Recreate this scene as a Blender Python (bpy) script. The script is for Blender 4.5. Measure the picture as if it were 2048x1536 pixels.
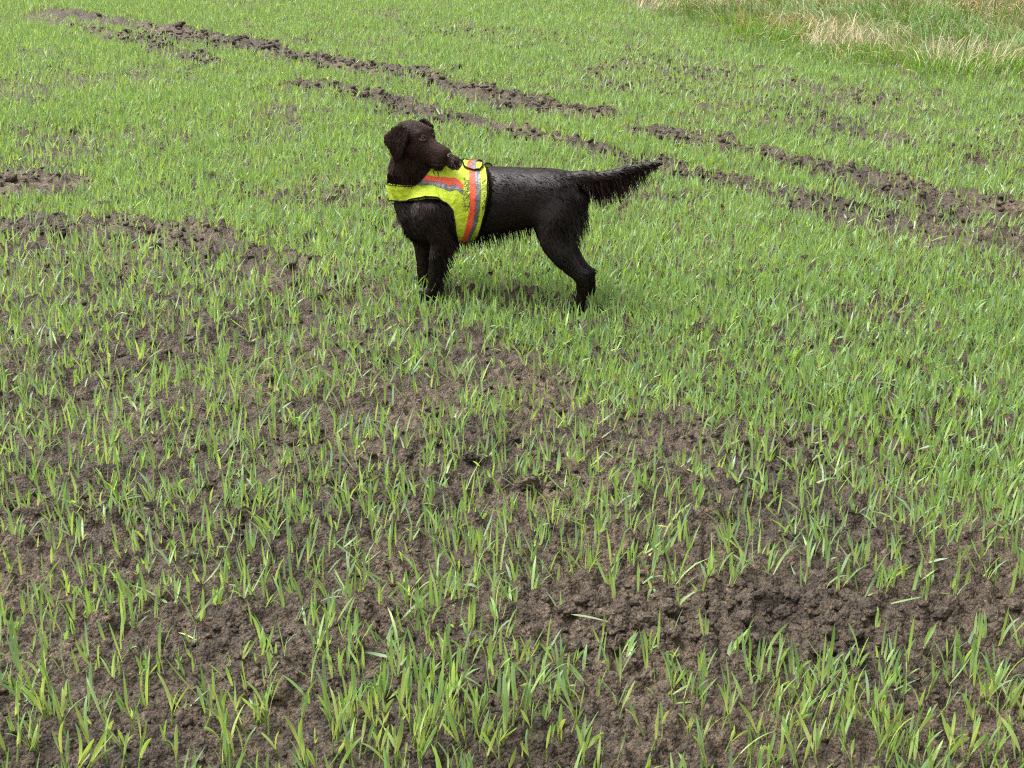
import bpy, bmesh, math, random
import numpy as np
from mathutils import Vector, Matrix, noise as mnoise
from mathutils.bvhtree import BVHTree

for o in list(bpy.data.objects): bpy.data.objects.remove(o)
rng = np.random.default_rng(11)
random.seed(5)
SC = bpy.context.scene
COL = SC.collection
DENS = 1.0          # share of the seedlings that is built (1 = all)

# ------------------------------------------------------------------ camera
CAM_H = 1.65
FPX = 2980.0        # focal length in pixels of the 2048 wide photograph
PITCH = math.radians(20.8)
cam_d = bpy.data.cameras.new('camera'); cam = bpy.data.objects.new('camera', cam_d); COL.objects.link(cam)
cam.location = (0, 0, CAM_H); cam.rotation_euler = (math.pi/2 - PITCH, 0, 0)
cam_d.sensor_width = 36.0; cam_d.lens = 36.0*FPX/2048.0
cam_d.clip_start = 0.05; cam_d.clip_end = 2000
SC.camera = cam
# ------------------------------------------------------------------ sky, sun, exposure
SUN_EL, SUN_AZ = math.radians(62), math.radians(-80)     # azimuth from +Y towards +X
world = bpy.data.worlds.new('World'); SC.world = world; world.use_nodes = True
nt = world.node_tree; nt.nodes.clear()
sky = nt.nodes.new('ShaderNodeTexSky'); sky.sky_type = 'NISHITA'; sky.sun_disc = False
sky.sun_elevation = SUN_EL; sky.sun_rotation = SUN_AZ; sky.air_density = 1.0; sky.dust_density = 6.0; sky.ozone_density = 1.0
hs = nt.nodes.new('ShaderNodeHueSaturation'); hs.inputs['Saturation'].default_value = 0.05
bg = nt.nodes.new('ShaderNodeBackground'); bg.inputs['Strength'].default_value = 0.15
wo = nt.nodes.new('ShaderNodeOutputWorld')
nt.links.new(sky.outputs[0], hs.inputs['Color']); nt.links.new(hs.outputs[0], bg.inputs[0]); nt.links.new(bg.outputs[0], wo.inputs[0])
sun_d = bpy.data.lights.new('sun', 'SUN'); sun_d.energy = 1.3; sun_d.angle = math.radians(30); sun_d.color = (1, 0.97, 0.92)
sun = bpy.data.objects.new('sun', sun_d); COL.objects.link(sun)
sdir = Vector((math.sin(SUN_AZ)*math.cos(SUN_EL), math.cos(SUN_AZ)*math.cos(SUN_EL), math.sin(SUN_EL)))
sun.rotation_euler = sdir.to_track_quat('Z', 'Y').to_euler(); sun.location = sdir*40
vs = SC.view_settings; vs.view_transform = 'Standard'; vs.look = 'None'; vs.gamma = 1.0; vs.use_curve_mapping = False
vs.exposure = 1.55
SC.cycles.use_denoising = False; SC.cycles.filter_width = 1.2

# ------------------------------------------------------------------ pixel <-> place helpers (used to measure the place)
SP, CP = math.sin(PITCH), math.cos(PITCH)
def ray(px, py):
    dx, dy = (px-1024)/FPX, (py-768)/FPX
    return Vector((dx, CP - dy*SP, -SP - dy*CP))
def gp(px, py, z=0.0):
    d = ray(px, py); t = (z-CAM_H)/d.z
    return np.array((d.x*t, d.y*t))
def project(P):
    P = np.asarray(P, float); x, y, z = P[..., 0], P[..., 1], P[..., 2]-CAM_H
    depth = y*CP - z*SP; up = y*SP + z*CP
    depth = np.maximum(depth, 1e-3)
    return np.stack((1024+FPX*x/depth, 768-FPX*up/depth, depth), -1)

# ------------------------------------------------------------------ numpy noise
def hash2(ix, iy, s):
    h = (ix.astype(np.int64)*374761393 + iy.astype(np.int64)*668265263 + s*1274126177) & 0x7fffffff
    h = ((h ^ (h >> 13))*1274126177) & 0x7fffffff
    h = ((h ^ (h >> 15))*668265263) & 0x7fffffff
    return ((h ^ (h >> 16)) & 0xffffff)/float(0xffffff)
def vnoise(x, y, s=0):
    ix, iy = np.floor(x), np.floor(y); fx, fy = x-ix, y-iy
    fx = fx*fx*fx*(fx*(fx*6-15)+10); fy = fy*fy*fy*(fy*(fy*6-15)+10)
    a = hash2(ix, iy, s); b = hash2(ix+1, iy, s); c = hash2(ix, iy+1, s); d = hash2(ix+1, iy+1, s)
    return (a+(b-a)*fx)*(1-fy) + (c+(d-c)*fx)*fy
def fbm(x, y, s=0, n=3):
    r, a, t = 0, 1, 0
    for i in range(n):
        r = r + a*vnoise(x*2**i+17.3*i, y*2**i-9.1*i, s+i); t += a; a *= .5
    return r/t
def lumps(x, y, cell, s, share=1.0):
    """rounded lumps, one per cell (height 0..~1)"""
    u, v = x/cell, y/cell; ix, iy = np.floor(u), np.floor(v); best = np.zeros_like(u)
    for ox in (-1, 0, 1):
        for oy in (-1, 0, 1):
            cx, cy = ix+ox, iy+oy
            px = cx+.15+.7*hash2(cx, cy, s); py = cy+.15+.7*hash2(cx, cy, s+1)
            r = .34+.42*hash2(cx, cy, s+2); on = hash2(cx, cy, s+3) < share
            e = .7+.6*hash2(cx, cy, s+4); th = 3.14*hash2(cx, cy, s+5); ct, st = np.cos(th), np.sin(th)
            dx, dy = u-px, v-py
            q = ((dx*ct+dy*st)*e)**2+((-dx*st+dy*ct)/e)**2
            best = np.maximum(best, np.where(on, np.sqrt(np.maximum(0, 1-q/(r*r)))*r*1.5, 0))
    return best
def sstep(a, b, x):
    t = np.clip((x-a)/(b-a), 0, 1); return t*t*(3-2*t)

# ------------------------------------------------------------------ layout of the field (on the ground, in metres)
def poly(pts): return np.array([gp(*p) for p in pts])
def dist_poly(x, y, P):
    """distance to a polyline and position along it (0..1)"""
    best = np.full(x.shape, 1e9); pos = np.zeros(x.shape); n = len(P)-1
    for i in range(n):
        a, b = P[i], P[i+1]; d = b-a; L = d@d
        t = np.clip(((x-a[0])*d[0]+(y-a[1])*d[1])/L, 0, 1)
        q = np.hypot(x-a[0]-t*d[0], y-a[1]-t*d[1]); m = q < best
        best = np.where(m, q, best); pos = np.where(m, (i+t)/n, pos)
    return best, pos
TRACKS = [  # polyline, half width, strength
    (poly([(60, 34), (180, 60), (300, 92), (420, 126)]), .09, .9),
    (poly([(130, 28), (260, 50), (400, 74), (570, 106), (700, 132), (850, 157), (960, 182), (1060, 205), (1185, 222)]), .155, 1.0),
    (poly([(1290, 258), (1400, 276), (1500, 298), (1620, 328), (1740, 358), (1860, 392), (1960, 412), (2150, 450)]), .13, .95),
    (poly([(600, 168), (720, 184), (830, 216), (920, 240), (1040, 264), (1160, 290), (1230, 308)]), .12, .95),
    (poly([(1250, 312), (1350, 335), (1450, 356), (1560, 384), (1640, 410), (1760, 440), (1880, 468), (2100, 505)]), .115, .85),
    (poly([(1850, 430), (1960, 450), (2150, 476)]), .13, .7),
    (poly([(-60, 352), (20, 356), (85, 362)]), .16, 1.0),
    (poly([(-40, 452), (90, 450), (220, 447), (340, 458), (420, 480)]), .11, .85),
    (poly([(420, 480), (620, 560), (820, 640), (1000, 710)]), .10, .45),
    (poly([(1150, 1232), (1400, 1226), (1600, 1232), (1800, 1240), (2100, 1236)]), .10, 1.0),
    (poly([(150, 1290), (330, 1268), (560, 1262)]), .07, .8),
    (poly([(1130, 850), (1320, 862), (1560, 880)]), .10, .5),
    (poly([(900, 60), (1050, 82), (1300, 108)]), .34, .42),
    (poly([(1320, 150), (1560, 190), (1800, 240), (2100, 290)]), .46, .46),
    (poly([(760, 380), (640, 375), (540, 380)]), .16, .35),
]
EDGE_SPARSE = [(-400, 425), (0, 425), (330, 438), (560, 520), (830, 630), (1080, 735), (1270, 812), (1500, 850), (1700, 930), (1860, 1000), (2048, 1080), (2500, 1230)]
EDGE_MARGIN = [(1010, -60), (1180, -12), (1350, 40), (1450, 70), (1560, 96), (1700, 122), (1850, 150), (2048, 166), (2500, 195)]
def above(px, py, line):
    L = np.array(line, float); return np.interp(px, L[:, 0], L[:, 1]) - py      # > 0: farther away than the line
def field(x, y):
    """bare (0..1), density of seedlings per m2, margin (0..1)"""
    bare = np.zeros(x.shape); ridge = np.zeros(x.shape)
    wob = (fbm(x*3.1, y*3.1, 40)-.5)
    for P, w, s in TRACKS:
        d, t = dist_poly(x, y, P)
        w2 = w*(.75+1.1*vnoise(x*1.3+7, y*1.3, 51))
        m = s*(1-sstep(w2*.75, w2*1.35, d+wob*.22))
        bare = np.maximum(bare, m)
    p = project(np.stack((x, y, np.zeros_like(x)), -1))
    a_m = above(p[..., 0], p[..., 1], EDGE_MARGIN)
    front = y > 1.2
    mar = np.where(front, sstep(-6, 10, a_m+(fbm(x*1.5, y*1.5, 61)-.5)*30), 0)
    a_s = above(p[..., 0], p[..., 1], EDGE_SPARSE)
    dense = np.where(front, sstep(-70, 70, a_s+(fbm(x*1.8, y*1.8, 71)-.5)*160), 0)
    far = sstep(7.5, 10.5, y)
    den = 660+190*(1-sstep(2.6, 3.4, y))+dense*1500-far*dense*620
    dd, _ = dist_poly(x, y, poly([(830, 600), (1010, 610), (1190, 625)])); den = den+(1-sstep(.15, .45, dd))*np.maximum(0, 1900-den)
    patch = fbm(x*2.3, y*2.3, 81, 3)
    den = den*(.55+.9*patch)
    holes = sstep(.63, .74, fbm(x*1.6+3, y*1.6, 91, 3))
    den = den*(1-.6*holes)
    den = den*(1-.97*bare)*(1-mar)
    return bare, den, mar, dense
def height(x, y, fl=None):
    bare, den, mar, dense = fl if fl is not None else field(x, y)
    rough = .55+.45*sstep(.35, .65, fbm(x*2.0, y*2.0, 101))
    h = .05*(fbm(x*.55, y*.55, 111)-.5) + .035*(fbm(x*2.2, y*2.2, 115)-.5) + .022*(fbm(x*6, y*6, 119)-.5)
    h = h + bare*(.004+.020*lumps(x, y, .11, 121, .7))*sstep(3.0, 4.5, y)
    big = np.maximum(sstep(.45, .7, fbm(x*1.7, y*1.7, 131)), bare)
    h = h + (.020*big+.003)*lumps(x, y, .075, 141, .5)*(.5+fbm(x*9, y*9, 145))
    h = h + rough*.027*lumps(x+.01*fbm(x*30, y*30, 150), y, .034, 151, .75)
    h = h - .028 + .0115*lumps(x, y, .0175, 161, .8) + .006*(fbm(x*70, y*70, 171, 2)-.5)
    return h*(1-.5*mar) + mar*.06*fbm(x*1.4, y*1.4, 175)

# ------------------------------------------------------------------ materials
def mat(name):
    m = bpy.data.materials.new(name); m.use_nodes = True; n = m.node_tree; n.nodes.clear()
    out = n.nodes.new('ShaderNodeOutputMaterial'); return m, n, out
def nd(n, t, **kw):
    k = n.nodes.new(t)
    for a, v in kw.items():
        if a in k.inputs.keys(): k.inputs[a].default_value = v
        else: setattr(k, a, v)
    return k
def ramp(n, fac, stops):
    r = n.nodes.new('ShaderNodeValToRGB'); e = r.color_ramp.elements
    while len(e) > 1: e.remove(e[-1])
    e[0].position, e[0].color = stops[0][0], (*stops[0][1], 1)
    for p, c in stops[1:]:
        k = e.new(p); k.color = (*c, 1)
    n.links.new(fac, r.inputs[0]); return r
def noise_tex(n, scale, detail=4, rough=.6, co=None, dist=0):
    t = n.nodes.new('ShaderNodeTexNoise'); t.inputs['Scale'].default_value = scale; t.inputs['Detail'].default_value = detail
    t.inputs['Roughness'].default_value = rough; t.inputs['Distortion'].default_value = dist
    if co is not None: n.links.new(co, t.inputs['Vector'])
    return t
def mixc(n, fac, a, b, bt='MIX'):
    m = n.nodes.new('ShaderNodeMix'); m.data_type = 'RGBA'; m.blend_type = bt
    for i, v in ((0, fac), (6, a), (7, b)):
        if hasattr(v, 'is_output'): n.links.new(v, m.inputs[i])
        else: m.inputs[i].default_value = v if i == 0 else (*v, 1)
    return m.outputs[2]
def bump(n, h, strength, distance, normal=None):
    b = n.nodes.new('ShaderNodeBump'); b.inputs['Strength'].default_value = strength; b.inputs['Distance'].default_value = distance
    n.links.new(h, b.inputs['Height'])
    if normal: n.links.new(normal, b.inputs['Normal'])
    return b.outputs[0]

def soil_material(name='wet_soil'):
    m, n, out = mat(name); b = nd(n, 'ShaderNodeBsdfPrincipled')
    geo = n.nodes.new('ShaderNodeNewGeometry'); P = geo.outputs['Position']
    n1 = noise_tex(n, 2.2, 4, .6, P); n2 = noise_tex(n, 38, 5, .65, P); n3 = noise_tex(n, 190, 4, .7, P)
    c1 = ramp(n, n1.outputs[0], [(.3, (.042, .0295, .0180)), (.7, (.090, .0650, .0400))])
    c2 = ramp(n, n2.outputs[0], [(.3, (.45, .42, .40)), (.52, (1, 1, 1)), (.72, (1.7, 1.7, 1.7))])
    c3 = ramp(n, n3.outputs[0], [(.35, (.6, .58, .56)), (.65, (1.4, 1.38, 1.36))])
    c = mixc(n, 1.0, c1.outputs[0], c2.outputs[0], 'MULTIPLY'); c = mixc(n, 1.0, c, c3.outputs[0], 'MULTIPLY')
    vc_ = n.nodes.new('ShaderNodeTexVoronoi'); vc_.inputs['Scale'].default_value = 85; n.links.new(P, vc_.inputs['Vector'])     # each crumb has its own tone
    c4 = ramp(n, vc_.outputs['Color'], [(.1, (.62, .61, .60)), (.6, (1, 1, 1)), (.95, (1.55, 1.53, 1.5))]); c = mixc(n, 1.0, c, c4.outputs[0], 'MULTIPLY')
    n0 = noise_tex(n, .9, 3, .55, P); c5 = ramp(n, n0.outputs[0], [(.35, (.80, .80, .80)), (.65, (1.16, 1.16, 1.16))]); c = mixc(n, 1.0, c, c5.outputs[0], 'MULTIPLY')   # damp and dry patches
    at = nd(n, 'ShaderNodeAttribute', attribute_name='thatch')
    th = noise_tex(n, 9, 4, .6, P)
    thc = ramp(n, th.outputs[0], [(.35, (.05, .07, .02)), (.5, (.085, .085, .03)), (.68, (.14, .11, .055))])
    c = mixc(n, at.outputs['Fac'], c, thc.outputs[0])
    n.links.new(c, b.inputs['Base Color'])
    b.inputs['Roughness'].default_value = .72; b.inputs['Specular IOR Level'].default_value = .4
    rr = ramp(n, n2.outputs[0], [(.35, (.85,)*3), (.7, (.55,)*3)]); n.links.new(rr.outputs[0], b.inputs['Roughness'])
    v = n.nodes.new('ShaderNodeTexVoronoi'); v.inputs['Scale'].default_value = 130; n.links.new(P, v.inputs['Vector'])
    h1 = bump(n, v.outputs['Distance'], 1.0, -.009)
    h2 = bump(n, n3.outputs[0], .8, .006, h1)
    n.links.new(h2, b.inputs['Normal']); n.links.new(b.outputs[0], out.inputs[0]); return m
def leaf_material(name, rough=.42, trans=.45):
    m, n, out = mat(name); b = nd(n, 'ShaderNodeBsdfPrincipled')
    at = nd(n, 'ShaderNodeAttribute', attribute_name='tint')
    oi = n.nodes.new('ShaderNodeObjectInfo')
    hv = n.nodes.new('ShaderNodeHueSaturation'); n.links.new(at.outputs['Color'], hv.inputs['Color'])
    mr = n.nodes.new('ShaderNodeMapRange'); n.links.new(oi.outputs['Random'], mr.inputs[0]); mr.inputs[3].default_value = .485; mr.inputs[4].default_value = .515
    n.links.new(mr.outputs[0], hv.inputs['Hue'])
    n.links.new(hv.outputs[0], b.inputs['Base Color']); b.inputs['Roughness'].default_value = rough; b.inputs['Specular IOR Level'].default_value = .5
    t = n.nodes.new('ShaderNodeBsdfTranslucent')
    tc = mixc(n, 1.0, hv.outputs[0], (1.25, 1.2, .55), 'MULTIPLY'); n.links.new(tc, t.inputs[0])
    mx = n.nodes.new('ShaderNodeMixShader'); mx.inputs[0].default_value = trans
    n.links.new(b.outputs[0], mx.inputs[1]); n.links.new(t.outputs[0], mx.inputs[2]); n.links.new(mx.outputs[0], out.inputs[0]); return m
SOIL = soil_material(); LEAF = leaf_material('seedling_leaf'); STRAW = leaf_material('dry_grass', .6, .25)

# ------------------------------------------------------------------ object helpers
def tag(o, label=None, cat=None, group=None, kind=None):
    if label: o['label'] = label
    if cat: o['category'] = cat
    if group: o['group'] = group
    if kind: o['kind'] = kind
    return o
def mesh_np(name, V, F, attr=None, attr_name='tint', smooth=True, mats=()):
    """V (n,3), F (m,3 or 4) -> mesh, attr (n,3|n)"""
    me = bpy.data.meshes.new(name); V = np.asarray(V, np.float32); F = np.asarray(F, np.int32); k = F.shape[1]
    me.vertices.add(len(V)); me.vertices.foreach_set('co', V.ravel())
    me.loops.add(F.size); me.loops.foreach_set('vertex_index', F.ravel())
    me.polygons.add(len(F)); me.polygons.foreach_set('loop_start', np.arange(len(F), dtype=np.int32)*k)
    me.update(calc_edges=True)
    if smooth: me.polygons.foreach_set('use_smooth', np.ones(len(F), bool))
    if attr is not None:
        attr = np.asarray(attr, np.float32)
        if attr.ndim == 1:
            a = me.attributes.new(attr_name, 'FLOAT', 'POINT'); a.data.foreach_set('value', attr)
        else:
            a = me.attributes.new(attr_name, 'FLOAT_COLOR', 'POINT')
            a.data.foreach_set('color', np.concatenate((attr, np.ones((len(attr), 1), np.float32)), 1).ravel())
    for m in mats: me.materials.append(m)
    me.validate(); me.update(); return me
def link(name, me, parent=None):
    o = bpy.data.objects.new(name, me); COL.objects.link(o)
    if parent: o.parent = parent
    return o
def empty(name, loc=(0, 0, 0), rz=0):
    o = bpy.data.objects.new(name, None); COL.objects.link(o); o.empty_display_size = .05
    o.location = loc; o.rotation_euler = (0, 0, rz); return o

# ------------------------------------------------------------------ the ground: one sheet, fine in front of the camera
def build_ground():
    q = np.linspace(0, 1, 640); RADII = np.exp(.2*np.log(1.95*(16.5/1.95)**q)+.8*np.log(1.65/np.tan(np.arctan(1.65/1.95)+(np.arctan(1.65/16.5)-np.arctan(1.65/1.95))*q)))
    fine = np.radians(np.linspace(-28, 28, 490)); coarse_r = np.radians(28+(332-28)*np.linspace(0, 1, 60)[1:])
    ang = np.concatenate((fine, coarse_r))
    ang = ang[ang < np.radians(332)-1e-6]
    rad = np.concatenate(([.02, .3, .8, 1.3, 1.6, 1.8], RADII, [18, 20, 23, 27, 33, 42, 60, 100, 200, 500]))
    A, R = np.meshgrid(ang, rad, indexing='xy'); x, y = R*np.sin(A), R*np.cos(A)
    fl = field(x, y); z = height(x, y, fl)
    z = z*(1-sstep(20, 60, R)); na, nr = len(ang), len(rad)
    V = np.stack((x, y, z), -1).reshape(-1, 3)
    i = np.arange(nr-1)[:, None]*na; j = np.arange(na)[None, :]; j2 = (j+1) % na
    F = np.stack((i+j, i+na+j, i+na+j2, i+j2), -1).reshape(-1, 4)[:, ::-1]
    th = fl[2].ravel()
    me = mesh_np('ground', V, F, th, 'thatch', mats=[SOIL])
    tag(link('ground', me), kind='structure')
build_ground()
_h0 = height
def hz(x, y): return float(height(np.array([x]), np.array([y]))[0])

# ------------------------------------------------------------------ leaves
def leaf_colors(n, kind='wheat'):
    r = rng.random(n)[:, None]; v = (.75+.5*rng.random(n))[:, None]
    if kind == 'wheat':
        a = np.array((.138, .238, .066)); b = np.array((.262, .368, .100)); c = np.array((.170, .265, .145))
        col = np.where(r < .6, a+(b-a)*(r/.6), c+(a-c)*((r-.6)/.4)*.7)
    elif kind == 'lush':
        a = np.array((.10, .22, .025)); b = np.array((.22, .36, .05)); col = a+(b-a)*r
    else:
        a = np.array((.27, .205, .115)); b = np.array((.13, .155, .055)); c = np.array((.40, .325, .205))
        col = np.where(r < .55, a+(c-a)*(r/.55), np.where(r < .8, b, (a+b)/2))
    return col*v
def blades(base, L, W, az, tilt, bend, twist, K, col, fold=0.0, base_pale=.5, narrow=.35):
    """vectorised leaf strips: returns V, F, tint"""
    n = len(L); t = np.linspace(0, 1, K)[None, :]
    phi = tilt[:, None]+bend[:, None]*t**1.6; ds = L[:, None]/(K-1)
    hx = np.concatenate((np.zeros((n, 1)), np.cumsum(np.sin(.5*(phi[:, 1:]+phi[:, :-1]))*ds, 1)), 1)
    hzz = np.concatenate((np.zeros((n, 1)), np.cumsum(np.cos(.5*(phi[:, 1:]+phi[:, :-1]))*ds, 1)), 1)
    ca, sa = np.cos(az)[:, None], np.sin(az)[:, None]
    C = np.stack((base[:, 0:1]+hx*ca, base[:, 1:2]+hx*sa, base[:, 2:3]+hzz), -1)
    tw = twist[:, None]*t
    side = np.stack((-sa+0*phi, ca+0*phi, 0*phi), -1)
    nrm = np.stack((np.cos(phi)*ca, np.cos(phi)*sa, -np.sin(phi)), -1)
    s = side*np.cos(tw)[..., None]+nrm*np.sin(tw)[..., None]
    up = -side*np.sin(tw)[..., None]+nrm*np.cos(tw)[..., None]
    w = W[:, None]*np.minimum(1, narrow+(1-narrow)*(t/.42)**.8)*np.sqrt(np.maximum(0, 1-np.maximum(0, (t-.45)/.55)**1.7))+.0004
    tint = col[:, None, :]*np.ones((1, K, 1)); pale = np.array((.46, .50, .22))
    f = (base_pale*np.clip(1.15-t/.6, 0, 1))[..., None]; tint = tint*(1-f)+pale*f
    if fold:
        rows = np.stack((C+s*w[..., None]*.5, C-up*(fold*w[..., None]), C-s*w[..., None]*.5), 2); m = 3
    else:
        rows = np.stack((C+s*w[..., None]*.5, C-s*w[..., None]*.5), 2); m = 2
    V = rows.reshape(-1, 3); T = np.repeat(tint[:, :, None, :], m, 2).reshape(-1, 3)
    o = (np.arange(n)*K*m)[:, None, None]; k = (np.arange(K-1)*m)[None, :, None]; q = np.arange(m-1)[None, None, :]
    a = o+k+q; F = np.stack((a, a+1, a+m+1, a+m), -1).reshape(-1, 4)
    return V, F, T
def merge(parts):
    V, F, T, o = [], [], [], 0
    for v, f, t in parts: V.append(v); F.append(f+o); T.append(t); o += len(v)
    return np.concatenate(V), np.concatenate(F), np.concatenate(T)

# scatter of the seedlings
def scatter():
    N = 190000
    x = rng.uniform(-9.5, 9.5, N*4); y = rng.uniform(1.3, 15.5, N*4)
    k = np.abs(x) < .41*y+.4; x, y = x[k], y[k]
    area = 19*14.2/(N*4)     # m2 each sample stands for
    bare, den, mar, dense = field(x, y)
    keep = rng.random(len(x)) < den*area*DENS
    return x[keep], y[keep], dense[keep]
sx, sy, sd = scatter()
# a share of the plants stand close beside another one
sz = height(sx, sy)
pp = project(np.stack((sx, sy, sz), -1))
inview = (pp[:, 0] > -20) & (pp[:, 0] < 2068) & (pp[:, 1] < 1560)
order = np.argsort(np.where(inview, pp[:, 2], 1e9)); near = order[:300]
is_near = np.zeros(len(sx), bool); is_near[near] = True
print('seedlings', len(sx))

def stuff_wheat():
    idx = np.where(~is_near)[0]; parts = []
    for lo, hi, K in ((0, 3.4, 6), (3.4, 5.8, 4), (5.8, 99, 3)):
        ii = idx[(pp[idx, 2] >= lo) & (pp[idx, 2] < hi)]
        for leaf in range(3):
            jj = ii if leaf == 0 else ii[rng.random(len(ii)) < (.9 if leaf == 1 else .42 if lo < 5 else .15)]
            n = len(jj)
            if not n: continue
            vig = (1.0-.12*sd[jj])*rng.normal(1, .16, n).clip(.6, 1.45)
            L = (.100, .080, .054)[leaf]*vig*np.interp(sy[jj], [2.2, 3.4, 5], [.92, .84, .80])*rng.uniform(.7, 1.15, n); W = rng.uniform(.0044, .0074, n)*np.interp(sy[jj], [4.5, 8], [1, 1.18])*(1, .95, .8)[leaf]
            base = np.stack((sx[jj]+rng.normal(0, .003, n), sy[jj]+rng.normal(0, .003, n), sz[jj]-.006), -1)
            tilt = np.abs(rng.normal(0, .30 if leaf == 0 else .48, n)); bend = rng.normal(.25, .40, n)
            lying = rng.random(n) < .04; tilt = np.where(lying, tilt+.7, tilt)
            parts.append(blades(base, L, W, rng.uniform(0, 6.283, n), tilt, bend, rng.normal(0, 1.1, n), K, leaf_colors(n), base_pale=rng.uniform(.1, 1.0, n)[:, None]))
    V, F, T = merge(parts)
    o = link('wheat_seedlings', mesh_np('wheat_seedlings', V, F, T, mats=[LEAF]))
    tag(o, 'dense green carpet of young wheat blades covering the field beyond the foreground', 'wheat', kind='stuff')
    print('wheat quads', len(F))
stuff_wheat()

def near_seedlings():
    NV = 14; leaf_me = []; stem_me = []
    for i in range(NV):
        one = lambda a, b: rng.uniform(a, b, 1)
        V, F, T = blades(np.zeros((1, 3)), one(.050, .082), one(.0048, .0071), np.zeros(1), one(.03, .26), rng.normal(.28, .40, 1), rng.normal(0, 1.0, 1), 10, leaf_colors(1), fold=.16, base_pale=rng.uniform(.15, 1.0), narrow=.3)
        leaf_me.append(mesh_np('leaf', V, F, T, mats=[LEAF]))
    for i in range(5):
        h = rng.uniform(.026, .046); K = 4; R = 5; V = []; T = []; lx, ly = rng.normal(0, .004, 2)
        for k in range(K):
            f = k/(K-1); r = .0024*(1-.3*f)
            for q in range(R):
                V.append((lx*f+r*math.cos(q*6.283/R), ly*f+r*math.sin(q*6.283/R), -.012+(h+.012)*f)); T.append(np.array((.34, .40, .17))*(1-f)+np.array((.19, .31, .06))*f)
        F = [(k*R+q, k*R+(q+1) % R, (k+1)*R+(q+1) % R, (k+1)*R+q) for k in range(K-1) for q in range(R)]
        stem_me.append((mesh_np('stem', V, F, np.array(T), mats=[LEAF]), h, lx, ly))
    for i in near:
        root = empty('wheat_seedling', (sx[i], sy[i], sz[i]), rng.uniform(0, 6.28))
        s = rng.normal(.94, .15); root.scale = (s,)*3
        root.rotation_euler = (rng.normal(0, .17), rng.normal(0, .19), root.rotation_euler[2])
        me, h, lx, ly = stem_me[rng.integers(5)]; link('stem', me, root)
        nl = rng.choice([1, 2, 2, 2, 3, 3])
        top = root.rotation_euler.to_matrix()@Vector((0, 0, 1)); ln = top.x
        lean = 'leaning left' if ln < -.09 else 'leaning right' if ln > .09 else 'standing upright'
        x_, y_ = pp[i, 0], pp[i, 1]
        col_ = 'far left' if x_ < 410 else 'left of centre' if x_ < 820 else 'in the middle' if x_ < 1230 else 'right of centre' if x_ < 1640 else 'far right'
        row_ = 'along the bottom edge' if y_ > 1400 else 'just below the bare strip' if y_ > 1270 else 'level with the bare strip' if y_ > 1180 else 'just above the bare strip'
        lab = '%s%s wheat seedling %s, %s, %s' % ('short ' if s < .84 else 'tall ' if s > 1.04 else '', ('single-bladed', 'two-leaved', 'three-leaved')[nl-1], lean, row_, col_)
        tag(root, lab, 'seedling', lab)
        a0 = rng.uniform(0, 6.28)
        for k in range(nl):
            f = (.98, .8, .5)[k]
            o = link('leaf', leaf_me[rng.integers(NV)], root); o.location = (lx*f, ly*f, h*f-.002)
            o.rotation_euler = (0, 0, a0+k*3.14+rng.normal(0, .5)); o.scale = (rng.uniform(.85, 1.2),)*3
near_seedlings()
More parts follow.
